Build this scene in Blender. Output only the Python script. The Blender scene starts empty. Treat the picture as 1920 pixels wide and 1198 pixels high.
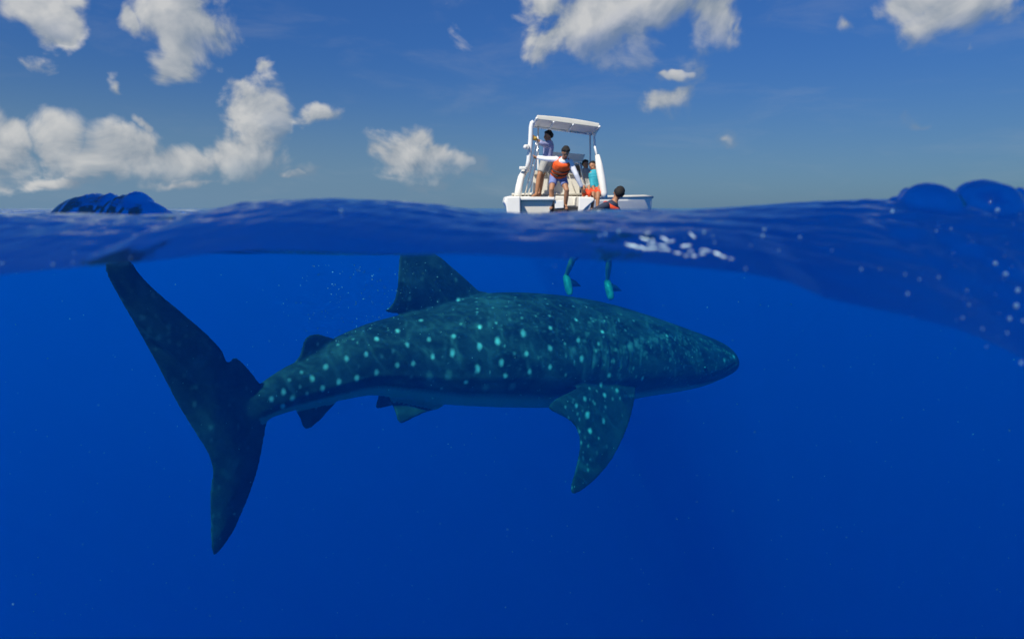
import bpy, bmesh, math, random
import numpy as np
from mathutils import Vector, Matrix, geometry
from mathutils.bvhtree import BVHTree

scene = bpy.context.scene
C = scene.collection
R = math.radians
random.seed(7)
rng = np.random.default_rng(7)

# ------------------------------------------------------------------ camera
PW, PH, FPX = 1920.0, 1198.0, 1144.0
CAM = Vector((0.0, 0.0, 0.12))
PITCH = math.atan((599.0 - 390.0) / FPX)
cam_data = bpy.data.cameras.new('camera')
cam = bpy.data.objects.new('camera', cam_data)
C.objects.link(cam)
cam.location = CAM
cam.rotation_euler = (math.pi / 2 - PITCH, 0, 0)
cam_data.sensor_fit = 'HORIZONTAL'
cam_data.sensor_width = 36.0
cam_data.lens = 36.0 * FPX / PW
cam_data.clip_start = 0.02
cam_data.clip_end = 20000
cam_data.dof.use_dof = True
cam_data.dof.focus_distance = 4.9
cam_data.dof.aperture_fstop = cam_data.lens / 9.5
scene.camera = cam
FWD = Vector((0, math.cos(PITCH), -math.sin(PITCH)))
UP = Vector((0, math.sin(PITCH), math.cos(PITCH)))

def ray(px, py):
    return (FWD + Vector((1, 0, 0)) * ((px - PW / 2) / FPX) + UP * ((PH / 2 - py) / FPX))

def at(px, py, Y):
    d = ray(px, py)
    return CAM + d * (Y / d.y)

# ------------------------------------------------------------------ sun, sky, exposure
SUN_DIR = Vector((-0.38, -0.52, 0.76)).normalized()      # towards the sun
SUN_EL = math.asin(SUN_DIR.z)
SUN_AZ = math.atan2(SUN_DIR.x, SUN_DIR.y)
sun_data = bpy.data.lights.new('sun', 'SUN')
sun_data.energy = 5.0
sun_data.angle = R(0.53)
sun_data.color = (1.0, 0.94, 0.83)
sun = bpy.data.objects.new('sun', sun_data)
C.objects.link(sun)
sun.rotation_euler = SUN_DIR.to_track_quat('Z', 'Y').to_euler()
sun.location = (0, 0, 50)

vs = scene.view_settings
vs.view_transform = 'Standard'
vs.look = 'None'
vs.gamma = 1.0
vs.exposure = 0.12
vs.use_curve_mapping = False
scene.render.engine = 'CYCLES'
cy = scene.cycles
cy.use_denoising = True
try:
    cy.denoiser = 'OPENIMAGEDENOISE'
except Exception:
    pass
cy.max_bounces = 8
cy.volume_bounces = 2
cy.transparent_max_bounces = 16
cy.transmission_bounces = 6
cy.glossy_bounces = 4
cy.diffuse_bounces = 3
cy.sample_clamp_indirect = 4.0
cy.caustics_reflective = False
cy.caustics_refractive = False


class NT:
    """small node-tree builder"""
    def __init__(self, tree):
        self.t = tree
        self.n = tree.nodes
        self.n.clear()

    def new(self, typ, **props):
        nd = self.n.new(typ)
        ins = props.pop('ins', {})
        for k, v in props.items():
            setattr(nd, k, v)
        for k, v in ins.items():
            self.set(nd.inputs[k], v)
        return nd

    def set(self, sock, v):
        if isinstance(v, bpy.types.NodeSocket):
            self.t.links.new(v, sock)
        else:
            sock.default_value = v

    def math(self, op, a, b=None, c=None, clamp=False):
        nd = self.n.new('ShaderNodeMath')
        nd.operation = op
        nd.use_clamp = clamp
        for i, v in enumerate((a, b, c)):
            if v is not None:
                self.set(nd.inputs[i], v)
        return nd.outputs[0]

    def vmath(self, op, a, b=None, c=None):
        nd = self.n.new('ShaderNodeVectorMath')
        nd.operation = op
        for i, v in enumerate((a, b, c)):
            if v is not None:
                self.set(nd.inputs[i], v)
        return nd.outputs['Value'] if op in ('LENGTH', 'DOT_PRODUCT', 'DISTANCE') else nd.outputs[0]

    def mix(self, f, a, b, blend='MIX'):
        nd = self.n.new('ShaderNodeMix')
        nd.data_type = 'RGBA'
        nd.blend_type = blend
        self.set(nd.inputs[0], f)
        self.set(nd.inputs[6], a)
        self.set(nd.inputs[7], b)
        return nd.outputs[2]

    def noise(self, vec, scale, detail=4.0, rough=0.55, dist=0.0):
        nd = self.n.new('ShaderNodeTexNoise')
        if vec is not None:
            self.set(nd.inputs['Vector'], vec)
        nd.inputs['Scale'].default_value = scale
        nd.inputs['Detail'].default_value = detail
        nd.inputs['Roughness'].default_value = rough
        nd.inputs['Distortion'].default_value = dist
        return nd.outputs[0]

    def ramp(self, v, a, b, lo=0.0, hi=1.0, smooth=True):
        nd = self.n.new('ShaderNodeMapRange')
        nd.interpolation_type = 'SMOOTHSTEP' if smooth else 'LINEAR'
        self.set(nd.inputs[0], v)
        for i, x in enumerate((a, b, lo, hi)):
            nd.inputs[i + 1].default_value = x
        return nd.outputs[0]


def col(r, g, b):
    return (r, g, b, 1.0)

world = bpy.data.worlds.new('World')
scene.world = world
world.use_nodes = True
w = NT(world.node_tree)
tc = w.new('ShaderNodeTexCoord').outputs['Generated']
dirv = w.vmath('NORMALIZE', tc)
sky = w.new('ShaderNodeTexSky', sky_type='NISHITA')
sky.sun_disc = False
sky.sun_elevation = SUN_EL
sky.sun_rotation = SUN_AZ
sky.altitude = 0
sky.air_density = 1.0
sky.dust_density = 0.6
sky.ozone_density = 3.0
hs = w.new('ShaderNodeHueSaturation', ins={'Saturation': 1.15, 'Value': 1.0, 'Color': sky.outputs[0]})
skycol = hs.outputs[0]
sep = w.new('ShaderNodeSeparateXYZ', ins={0: dirv})
az = w.math('ARCTAN2', sep.outputs[0], sep.outputs[1])
el = w.math('ARCSINE', sep.outputs[2])
ae = w.new('ShaderNodeCombineXYZ', ins={0: az, 1: el}).outputs[0]
wn = w.new('ShaderNodeTexNoise', ins={'Vector': dirv, 'Scale': 13.0, 'Detail': 3.0, 'Roughness': 0.55})
ae = w.vmath('ADD', ae, w.vmath('MULTIPLY_ADD', wn.outputs['Color'], (0.085, 0.065, 0.0), (-0.0425, -0.0325, 0.0)))

def azel(px, py):
    d = ray(px, py).normalized()
    return math.atan2(d.x, d.y), math.asin(d.z)

# centre x, y, half width, half height in photograph pixels, strength
CLOUDS = [
    (55, 15, 110, 66, 1.05), (135, 0, 60, 46, .8),
    (350, 50, 120, 82, 1.08), (310, 130, 82, 66, 1.0), (246, 45, 38, 62, .85),
    (213, 172, 36, 60, .6), (480, 200, 66, 92, 1.02), (487, 122, 40, 34, .6),
    (420, 285, 110, 70, 1.0), (340, 300, 140, 56, 1.0), (250, 285, 100, 64, 1.0), (185, 305, 70, 52, .95), (268, 240, 30, 40, .8),
    (112, 268, 76, 62, 1.05), (5, 275, 62, 76, 1.05),
    (705, 290, 62, 56, 1.05), (750, 290, 76, 60, 1.15), (805, 308, 84, 40, 1.0), (740, 330, 120, 30, .6),
    (1130, 25, 175, 92, 1.35), (1040, 66, 88, 60, 1.05), (1350, 20, 90, 74, 1.0), (1385, 55, 34, 40, .7),
    (1800, 25, 160, 80, 1.0), (1700, 5, 100, 48, .9), (1835, 90, 40, 60, .55),
    (1255, 195, 100, 66, .55), (1265, 141, 50, 30, .45), (850, 165, 130, 54, .22), (1735, 242, 100, 64, .42),
    (600, 216, 130, 44, .40), (60, 120, 60, 56, .40), (1580, 45, 90, 70, .34), (1370, 258, 60, 36, .36),
    (125, 345, 180, 30, .55), (330, 350, 190, 26, .5), (560, 330, 160, 40, .25),
]
mask = None
specs = []
for (cx, cy_, rx, ry, wt) in CLOUDS:
    a0, e0 = azel(cx, cy_)
    a1 = abs(azel(cx + rx, cy_)[0] - a0)
    e1 = abs(azel(cx, cy_ - ry)[1] - e0)
    specs.append((a0, e0, a1, e1, wt))
for k in range(10):                                         # the same sky goes on outside the frame
    s = 1 if k % 2 else -1
    specs.append((s * (1.05 + 0.42 * (k // 2)), 0.10 + 0.12 * random.random(), 0.16, 0.07, 0.95))
for (a0, e0, a1, e1, wt) in specs:
    q = w.vmath('MULTIPLY_ADD', ae, (1 / a1, 1 / e1, 0), (-a0 / a1, -e0 / e1, 0))
    L = w.vmath('LENGTH', q)
    m = w.math('SUBTRACT', wt, L)
    mp = w.math('MAXIMUM', m, 0.0005)
    lean = w.vmath('DOT_PRODUCT', q, (-0.45, 0.9, 0))
    num = w.math('MULTIPLY_ADD', mp, lean, 0.0 if mask is None else num)
    den = mp if mask is None else w.math('ADD', den, mp)
    mask = m if mask is None else w.math('MAXIMUM', mask, m)
mask = w.math('MAXIMUM', mask, -1.0)
side = w.math('DIVIDE', num, den)                           # + towards the sunlit shoulder of a cloud, - at its base
stretch = w.vmath('MULTIPLY', dirv, (1.0, 1.0, 1.25))
n1 = w.noise(stretch, 10.0, 8.0, 0.54, 0.35)
sunoff = w.vmath('ADD', stretch, tuple(Vector((-0.012, 0.0, 0.024))))
n2 = w.noise(sunoff, 10.0, 4.0, 0.50, 0.35)
wisp = w.noise(w.vmath('MULTIPLY', dirv, (1.0, 1.0, 4.0)), 5.0, 6.0, 0.6, 0.4)
dens = w.math('MULTIPLY_ADD', n1, 2.7, w.math('MULTIPLY_ADD', mask, 0.85, -1.40))
alpha = w.math('MULTIPLY', w.ramp(dens, 0.0, 0.46), w.ramp(side, -0.95, 0.0, 0.42, 1.0))
relief = w.math('SUBTRACT', n1, n2)
lit = w.math('MULTIPLY_ADD', relief, 3.2, w.math('MULTIPLY_ADD', side, 0.42, w.math('MULTIPLY_ADD', dens, 0.22, 0.40)), clamp=True)
cloudcol = w.mix(lit, col(2.15, 2.75, 3.5), col(6.0, 6.05, 6.0))
haze_f = w.ramp(el, 0.0, 0.30, 1.0, 0.0)
sunside = w.vmath('DOT_PRODUCT', dirv, (-0.46, 0.0, 0.0))
haze_f = w.math('MULTIPLY', w.math('POWER', haze_f, 2.1), w.math('ADD', sunside, 0.74))
haze_f = w.math('MINIMUM', haze_f, 0.95)
wf = w.math('MULTIPLY', w.ramp(wisp, 0.48, 0.8), 0.12)
deep = w.vmath('SCALE', skycol)
w.set(deep.node.inputs['Scale'], w.ramp(el, 0.04, 0.36, 0.68, 1.0))
sky2 = w.mix(haze_f, w.mix(1.0, deep, col(0.30, 0.54, 0.90), 'MULTIPLY'), col(1.50, 2.58, 3.80))
sky2 = w.mix(wf, sky2, col(4.2, 4.5, 4.8))
final = w.mix(w.math('MULTIPLY', alpha, 0.93), sky2, cloudcol)
bg = w.new('ShaderNodeBackground', ins={'Color': final, 'Strength': 0.092})
out = w.new('ShaderNodeOutputWorld')
w.t.links.new(bg.outputs[0], out.inputs[0])

# ------------------------------------------------------------------ helpers
def tag(o, label=None, cat=None, group=None, kind=None):
    if label: o['label'] = label
    if cat: o['category'] = cat
    if group: o['group'] = group
    if kind: o['kind'] = kind
    return o

def mesh_obj(name, verts, faces, mat, parent=None, smooth=True):
    me = bpy.data.meshes.new(name)
    me.from_pydata([tuple(v) for v in verts], [], [tuple(f) for f in faces])
    me.validate()
    me.update()
    if smooth:
        me.polygons.foreach_set('use_smooth', [True] * len(me.polygons))
    o = bpy.data.objects.new(name, me)
    if mat: me.materials.append(mat)
    C.objects.link(o)
    if parent: o.parent = parent
    return o

def empty(name, loc=(0, 0, 0), rot=(0, 0, 0)):
    o = bpy.data.objects.new(name, None)
    o.location = loc
    o.rotation_euler = rot
    o.empty_display_size = 0.2
    C.objects.link(o)
    return o

class MB:
    """collects shapes for one mesh"""
    def __init__(self):
        self.v = []
        self.f = []

    def add(self, v, f):
        b = len(self.v)
        self.v += [Vector(p) for p in v]
        self.f += [tuple(i + b for i in q) for q in f]
        return self

    def tube(self, pts, rad, n=10, cap=True, squash=1.0):
        pts = [Vector(p) for p in pts]
        if not hasattr(rad, '__len__'): rad = [rad] * len(pts)
        V = []
        up = None
        for i, p in enumerate(pts):
            a = pts[max(i - 1, 0)]
            b = pts[min(i + 1, len(pts) - 1)]
            t = (b - a).normalized()
            if up is None:
                up = Vector((0, 0, 1)) if abs(t.z) < 0.9 else Vector((1, 0, 0))
            s = t.cross(up).normalized()
            u = s.cross(t).normalized()
            up = u
            for k in range(n):
                an = 2 * math.pi * k / n
                V.append(p + (s * math.cos(an) + u * math.sin(an) * squash) * rad[i])
        F = []
        for i in range(len(pts) - 1):
            for k in range(n):
                F.append((i * n + k, i * n + (k + 1) % n, (i + 1) * n + (k + 1) % n, (i + 1) * n + k))
        if cap:
            F.append(tuple(range(n))[::-1])
            F.append(tuple((len(pts) - 1) * n + k for k in range(n)))
        return self.add(V, F)

    def ball(self, c, r, n=10, m=7, sc=(1, 1, 1), rot=None):
        V, F = [], []
        c = Vector(c)
        for i in range(m + 1):
            th = math.pi * i / m
            for k in range(n):
                ph = 2 * math.pi * k / n
                p = Vector((math.sin(th) * math.cos(ph) * sc[0], math.sin(th) * math.sin(ph) * sc[1], math.cos(th) * sc[2])) * r
                if rot: p = rot @ p
                V.append(c + p)
        for i in range(m):
            for k in range(n):
                F.append((i * n + k, (i + 1) * n + k, (i + 1) * n + (k + 1) % n, i * n + (k + 1) % n))
        return self.add(V, F)

    def box(self, c, s, rot=None):
        c = Vector(c)
        V = []
        for dz in (-.5, .5):
            for dy in (-.5, .5):
                for dx in (-.5, .5):
                    p = Vector((dx * s[0], dy * s[1], dz * s[2]))
                    if rot: p = rot @ p
                    V.append(c + p)
        F = [(0, 2, 3, 1), (4, 5, 7, 6), (0, 1, 5, 4), (2, 6, 7, 3), (0, 4, 6, 2), (1, 3, 7, 5)]
        return self.add(V, F)

    def build(self, name, mat, parent=None, bevel=0.0, smooth=True, remesh=0.0, iters=6):
        o = mesh_obj(name, self.v, self.f, mat, parent, smooth)
        if bevel:
            m = o.modifiers.new('b', 'BEVEL')
            m.width = bevel
            m.segments = 3
            m.limit_method = 'ANGLE'
            m.angle_limit = R(35)
        if remesh:
            m = o.modifiers.new('r', 'REMESH')
            m.mode = 'VOXEL'
            m.voxel_size = remesh
            m.use_smooth_shade = True
            m = o.modifiers.new('s', 'SMOOTH')
            m.factor = 0.5
            m.iterations = iters
        if bevel or remesh:
            bake(o)
        if bevel and smooth:
            for p in o.data.polygons: p.use_smooth = True
            m = o.modifiers.new('w', 'WEIGHTED_NORMAL')
            m.keep_sharp = True
        return o

def bake(o):
    dg = bpy.context.evaluated_depsgraph_get()
    dg.update()
    me = bpy.data.meshes.new_from_object(o.evaluated_get(dg))
    old = o.data
    mats = list(old.materials)
    o.modifiers.clear()
    o.data = me
    me.name = o.name
    if not len(me.materials):
        for m in mats: me.materials.append(m)
    bpy.data.meshes.remove(old)

def simple(name, c, rough=0.5, var=0.12, scale=14.0, metal=0.0, spec=0.5):
    """painted / cloth / skin surface with a little uneven tone"""
    m = bpy.data.materials.new(name)
    m.use_nodes = True
    t = NT(m.node_tree)
    p = t.new('ShaderNodeTexCoord').outputs['Object']
    n = t.noise(p, scale, 5, 0.6)
    k = t.ramp(n, 0.3, 0.7, 1 - var, 1 + var, False)
    cc = t.vmath('MULTIPLY', tuple(c), t.new('ShaderNodeCombineXYZ', ins={0: k, 1: k, 2: k}).outputs[0])
    b = t.new('ShaderNodeBsdfPrincipled', ins={'Base Color': cc, 'Roughness': rough, 'Metallic': metal, 'Specular IOR Level': spec})
    o = t.new('ShaderNodeOutputMaterial')
    t.t.links.new(b.outputs[0], o.inputs[0])
    return m

def catmull(pts, per=6, closed=True):
    P = [np.array(p, float) for p in pts]
    n = len(P)
    out = []
    rngi = range(n) if closed else range(n - 1)
    for i in rngi:
        p1, p2 = P[i], P[(i + 1) % n]
        p0 = P[(i - 1) % n] if closed or i > 0 else p1
        p3 = P[(i + 2) % n] if closed or i + 2 < n else p2
        for k in range(per):
            t = k / per
            out.append(0.5 * (2 * p1 + (p2 - p0) * t + (2 * p0 - 5 * p1 + 4 * p2 - p3) * t * t + (3 * p1 - p0 - 3 * p2 + p3) * t ** 3))
    if not closed: out.append(P[-1])
    return out

# ------------------------------------------------------------------ the sea
YF, YC = 0.80, 1.35            # where the water meets the glass in front of the lens, and its first crest
EDGE = [(-500, 545), (-200, 530), (0, 515), (100, 505), (200, 496), (300, 488), (400, 475), (480, 470), (600, 471), (750, 478), (850, 476), (950, 480),
        (1100, 487), (1200, 492), (1300, 502), (1400, 512), (1480, 528), (1550, 560), (1600, 571), (1700, 592), (1800, 618),
        (1850, 638), (1920, 672), (2100, 720), (2400, 700)]
CREST = [(-500, 395), (-200, 405), (0, 409), (60, 402), (150, 399), (290, 404), (350, 400), (430, 403), (460, 412), (488, 388), (540, 377),
         (650, 373), (750, 377), (830, 384), (900, 396), (1000, 400), (1100, 394), (1200, 392), (1260, 395), (1350, 389), (1500, 379), (1600, 375),
         (1670, 373), (1740, 373), (1800, 374), (1860, 376), (1920, 380), (2100, 350), (2400, 380)]
BLOBS = [(1745, 371, 1.22, 48, 34), (1850, 373, 1.21, 52, 44), (1908, 378, 1.25, 14, 26), (1684, 372, 1.27, 14, 9), (1630, 374, 1.27, 26, 3), (1560, 376, 1.26, 34, 2),
         (1800, 420, 1.02, 30, 10), (1880, 470, 0.97, 36, 14), (1700, 440, 1.05, 40, 7), (1780, 500, 0.95, 40, 8), (1600, 450, 1.05, 50, 5), (1905, 560, 0.9, 30, 10)]

def profile(lst, Y):
    p = [at(x, y, Y) for x, y in lst]
    return np.array([q.x for q in p]), np.array([q.z for q in p])

ex, ez = profile(EDGE, YF)
cx_, cz_ = profile(CREST, YC)

def smooth_interp(x, xs, zs, width):
    acc = 0
    offs = np.linspace(-1, 1, 9)
    wts = np.exp(-2 * offs ** 2)
    for o_, w_ in zip(offs, wts):
        acc = acc + w_ * np.interp(x + o_ * width, xs, zs)
    return acc / wts.sum()

WAVES = []
wr = np.random.default_rng(3)
for k in range(22):
    lam = 0.25 * 1.27 ** k
    WAVES.append((lam, 0.0062 * lam ** 0.8 if lam < 4 else 0.019, wr.normal(2.0, 0.8), wr.uniform(0, 6.28)))

def soft_noise(step):
    kx = np.arange(-3.2, 0.2, 0.004)
    kn = np.interp(kx, np.arange(-3.3, 0.3, step), wr.random(len(np.arange(-3.3, 0.3, step))))
    g = np.exp(-np.linspace(-2, 2, max(3, int(step / 0.004))) ** 2)
    return kx, np.convolve(kn, g / g.sum(), 'same')
KX1, KN1 = soft_noise(0.06)
KX2, KN2 = soft_noise(0.024)
KX3, KN3 = soft_noise(0.013)

def sea_h(x, y):
    z = np.zeros_like(x)
    for lam, amp, ang, ph in WAVES:
        k = 2 * np.pi / lam
        fade = np.clip(lam / (0.10 * y + 1e-6) - 1.0, 0, 1)      # only what the grid can carry
        z += amp * fade * np.sin(k * (x * math.cos(ang) + y * math.sin(ang)) + ph)
    calm = np.clip((y - 1.3) / 2.2, 0.12, 1)
    z = z * calm
    # small chop that breaks behind the first crest
    p = at(190, 352, 2.1)
    dx = (x - p.x) / 0.20
    st1, st2 = np.interp(x, KX1, KN1), np.interp(x, KX2, KN2)
    # a breaking ridge, a low one before it, and dark ripples running out to both sides
    ridge = 0.139 + 0.010 * st1 + 0.020 * st2 + 0.022 * np.interp(x + 0.012 * np.sin(25 * y), KX3, KN3)
    wgt = np.clip(1 - np.abs(dx) ** 4, 0, 1) ** 0.5 * np.exp(-(np.abs(y - 2.12 - 0.02 * st2) / 0.12) ** 2.2)
    z = z * (1 - wgt) + ridge * wgt
    z = z + 0.40 * (p.z - 0.01) * np.clip(1 - np.abs((x - p.x + 0.02) / 0.34) ** 3, 0, 1) * (0.6 + 0.5 * st2) * np.exp(-(np.abs(y - 1.98) / 0.06) ** 1.7)
    z = z + 0.42 * (p.z - 0.01) * np.exp(-((x - p.x - 0.1) / 0.5) ** 4) * (0.5 + 0.6 * st2) * np.exp(-((y - 2.3) / 0.09) ** 2)
    # first crest and the face towards the lens
    ze = smooth_interp(x, ex, ez, 0.012)
    zc = smooth_interp(x, cx_, cz_, 0.010)
    t = np.clip((y - YF) / (YC - YF), 0, 1)
    rip = 0.0006 * np.sin(x * 61 + 14 * y) * np.sin(y * 55 - x * 9) + 0.0005 * np.sin(x * 133 - y * 70 + 1.3)
    ee = 2.9 - 0.6 * np.clip((zc - ze - 0.09) / 0.10, 0, 1)
    face = ze + (zc - ze) * (1 - (1 - t) ** ee) + rip * np.sin(np.pi * t)
    for bx, by, bY, br, bh in BLOBS:
        c = at(bx, by, bY)
        rr = br / FPX * bY
        d2 = ((x - c.x) / rr) ** 2 + ((y - bY) / (rr * 1.3)) ** 2
        face = face + (bh / FPX * bY) * np.where(d2 < 1, np.sqrt(np.maximum(1 - d2, 0)) ** 1.2, 0)
    fx = np.clip((x - 0.15) / 0.35, 0.55, 1.25)
    ang = 0.35 * np.sin(3.1 * x) + 0.5
    ripple = sum(a_ * np.sin(k_ * (y * 1.0 + x * (0.28 * sl)) + p_ + 1.7 * np.sin(x * q_ + p_)) for a_, k_, sl, p_, q_ in
                 ((.0016, 58, 1.0, .3, 7.0), (.0012, 93, -.6, 1.9, 11.0), (.0007, 150, .4, 4.0, 17.0), (.0004, 230, -.3, 2.2, 29.0)))
    face = face + ripple * fx * np.sin(np.pi * np.clip(t, 0, 1)) ** 0.7
    b = np.clip((y - YC) / 0.6, 0, 1)
    b = b * b * (3 - 2 * b)
    back = (zc - 0.0) * (1 - b) + z * b
    return np.where(y <= YC, face, back)

rows = list(np.linspace(YF, 1.40, 110)) + list(np.linspace(1.415, 2.9, 100)) + list(2.9 * (3500 / 2.9) ** (np.arange(1, 181) / 180.0))
ncol = 761
tt = np.linspace(-1, 1, ncol)
GX = np.array([(y + 0.25) * 1.05 * tt + (4.0 + 0.6 * y) * tt ** 7 for y in rows])
GY = np.repeat(np.array(rows)[:, None], ncol, 1)
GZ = sea_h(GX, GY)
nr = len(rows)

def grid_faces(nr, nc, off=0):
    i = np.arange(nr - 1)[:, None] * nc + np.arange(nc - 1)[None, :] + off
    return np.stack([i, i + 1, i + nc + 1, i + nc], -1).reshape(-1, 4)

def fast_mesh(name, V, F):
    me = bpy.data.meshes.new(name)
    me.vertices.add(len(V))
    me.vertices.foreach_set('co', np.asarray(V, np.float32).ravel())
    F = np.asarray(F, np.int32)
    me.loops.add(F.size)
    me.loops.foreach_set('vertex_index', F.ravel())
    me.polygons.add(len(F))
    me.polygons.foreach_set('loop_start', np.arange(len(F), dtype=np.int32) * F.shape[1])
    me.update(calc_edges=True)
    me.polygons.foreach_set('use_smooth', np.ones(len(F), bool))
    return me

SV = np.stack([GX, GY, GZ], -1).reshape(-1, 3)
SF = grid_faces(nr, ncol)
me = fast_mesh('sea', SV, SF)
sea = bpy.data.objects.new('sea', me)
C.objects.link(sea)
tag(sea, 'rippled blue sea surface with a wave crest close to the lens', 'sea', kind='structure')

m = bpy.data.materials.new('sea_surface')
m.use_nodes = True
t = NT(m.node_tree)
pos = t.new('ShaderNodeNewGeometry').outputs['Position']
nz1 = t.noise(t.vmath('MULTIPLY', pos, (1.0, 1.5, 1.0)), 9.0, 6, 0.55, 0.3)
nz2 = t.noise(pos, 1.3, 6, 0.6, 0.2)
sy = t.new('ShaderNodeSeparateXYZ', ins={0: pos}).outputs[1]
fine = t.ramp(sy, 1.0, 2.2, 0.0042, 0.012)
hgt = t.math('ADD', t.math('MULTIPLY', nz1, fine), t.math('MULTIPLY', nz2, t.ramp(sy, 1.2, 3.0, 0.007, 0.04)))
bmp = t.new('ShaderNodeBump', ins={'Strength': 0.55, 'Distance': 1.0, 'Height': hgt}).outputs[0]
fr = t.new('ShaderNodeFresnel', ins={'IOR': 1.333, 'Normal': bmp}).outputs[0]
gl = t.new('ShaderNodeBsdfAnisotropic', ins={'Color': col(0.82, 0.96, 1.0), 'Roughness': 0.03, 'Normal': bmp})
# caustic light painted into the transmission colour as a net of bright lines (mean about 1)
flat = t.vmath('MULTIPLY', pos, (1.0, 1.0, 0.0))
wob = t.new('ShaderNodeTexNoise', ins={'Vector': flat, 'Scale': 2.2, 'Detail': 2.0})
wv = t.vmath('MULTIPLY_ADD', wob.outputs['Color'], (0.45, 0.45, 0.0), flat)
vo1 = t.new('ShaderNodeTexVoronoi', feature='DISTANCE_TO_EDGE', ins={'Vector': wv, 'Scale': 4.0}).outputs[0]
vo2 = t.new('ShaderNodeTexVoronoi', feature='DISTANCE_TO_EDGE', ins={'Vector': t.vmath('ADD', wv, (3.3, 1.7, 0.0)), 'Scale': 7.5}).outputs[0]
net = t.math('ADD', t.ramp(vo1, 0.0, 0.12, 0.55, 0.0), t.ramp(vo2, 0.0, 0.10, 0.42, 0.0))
caustic = t.math('ADD', net, 0.80)
fv = t.new('ShaderNodeCombineXYZ', ins={0: caustic, 1: caustic, 2: caustic}).outputs[0]
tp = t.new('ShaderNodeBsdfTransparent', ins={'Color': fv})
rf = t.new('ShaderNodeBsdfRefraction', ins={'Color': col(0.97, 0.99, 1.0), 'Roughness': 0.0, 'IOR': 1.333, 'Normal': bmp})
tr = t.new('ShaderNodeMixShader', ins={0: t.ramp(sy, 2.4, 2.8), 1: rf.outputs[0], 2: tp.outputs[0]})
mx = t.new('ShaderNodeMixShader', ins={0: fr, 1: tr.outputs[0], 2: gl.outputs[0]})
o = t.new('ShaderNodeOutputMaterial')
t.t.links.new(mx.outputs[0], o.inputs[0])
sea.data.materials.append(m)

# the body of water below: a closed solid that only absorbs and scatters
step_r = list(range(0, nr, 2)) + ([nr - 1] if (nr - 1) % 2 else [])
step_c = list(range(0, ncol, 2))
TV = np.stack([GX, GY, GZ - 0.004], -1)[np.ix_(step_r, step_c)]
a, b = TV.shape[:2]
BV = TV.copy()
BV[..., 2] = -70.0
HV = np.concatenate([TV.reshape(-1, 3), BV.reshape(-1, 3)])
top = grid_faces(a, b)
bot = grid_faces(a, b, a * b)[:, ::-1]
def wall(idx):
    idx = np.asarray(idx)
    return np.stack([idx[:-1], idx[:-1] + a * b, idx[1:] + a * b, idx[1:]], -1)
first = np.arange(b)
last = (a - 1) * b + np.arange(b)[::-1]
left = np.arange(a)[::-1] * b
right = np.arange(a) * b + b - 1
HF = np.concatenate([top, bot, wall(first), wall(last), wall(left), wall(right)])
hm = fast_mesh('haze', HV, HF)
haze = bpy.data.objects.new('haze', hm)
C.objects.link(haze)
tag(haze, 'deep blue murk of the open sea below the surface', 'water', kind='stuff')
m = bpy.data.materials.new('sea_water')
m.use_nodes = True
t = NT(m.node_tree)
SC = (0.0003, 0.0084, 0.0450)       # scattering per metre
AB = (0.42, 0.044, 0.0175)         # absorption per metre
ds = max(SC)
sc_n = t.new('ShaderNodeVolumeScatter', ins={'Color': col(*[s / ds for s in SC]), 'Density': ds, 'Anisotropy': 0.1})
da = max(AB)
ab_n = t.new('ShaderNodeVolumeAbsorption', ins={'Color': col(*[1 - s / da for s in AB]), 'Density': da})
ad = t.new('ShaderNodeAddShader')
t.t.links.new(sc_n.outputs[0], ad.inputs[0])
t.t.links.new(ab_n.outputs[0], ad.inputs[1])
o = t.new('ShaderNodeOutputMaterial')
t.t.links.new(ad.outputs[0], o.inputs['Volume'])
hm.materials.append(m)

# ------------------------------------------------------------------ the whale shark
def depth_of(px):
    return float(np.interp(px, [180, 300, 400, 500, 650, 800, 1000, 1200, 1382], [4.05, 4.25, 4.45, 4.75, 5.28, 5.75, 6.30, 6.85, 7.40]))

ST = [(1359, 664, 684), (1357, 652, 692), (1352, 645, 698), (1341, 638, 704), (1320, 629, 714), (1292, 619, 724), (1248, 603, 734), (1200, 587, 741),
      (1150, 572, 750), (1100, 561, 757), (1050, 554, 761), (1000, 550, 763), (950, 549, 763), (900, 553, 762), (850, 566, 760), (800, 581, 756),
      (750, 593, 749), (690, 610, 742), (630, 637, 752), (570, 674, 765), (540, 689, 772), (510, 707, 782), (485, 724, 794), (455, 742, 800), (425, 756, 796), (400, 764, 788)]
WID = [(1384, 2.1), (1364, 2.1), (1352, 1.75), (1324, 1.45), (1250, 1.20), (1150, 1.12), (1000, 1.02), (800, 0.92), (630, 0.80), (540, 0.70), (485, 0.46), (455, 0.30), (400, 0.22)]
stations = []
for (x, yt, yb) in ST:
    Y = depth_of(x)
    T, B = at(x, yt, Y), at(x, yb, Y)
    stations.append(np.array([(T.x + B.x) / 2, Y, (T.z + B.z) / 2, (T.z - B.z) / 2,
                              np.interp(x, [q[0] for q in WID[::-1]], [q[1] for q in WID[::-1]])]))
dense = catmull(stations, 7, closed=False)
NRING = 112
V = []
ring_frames = []
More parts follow.
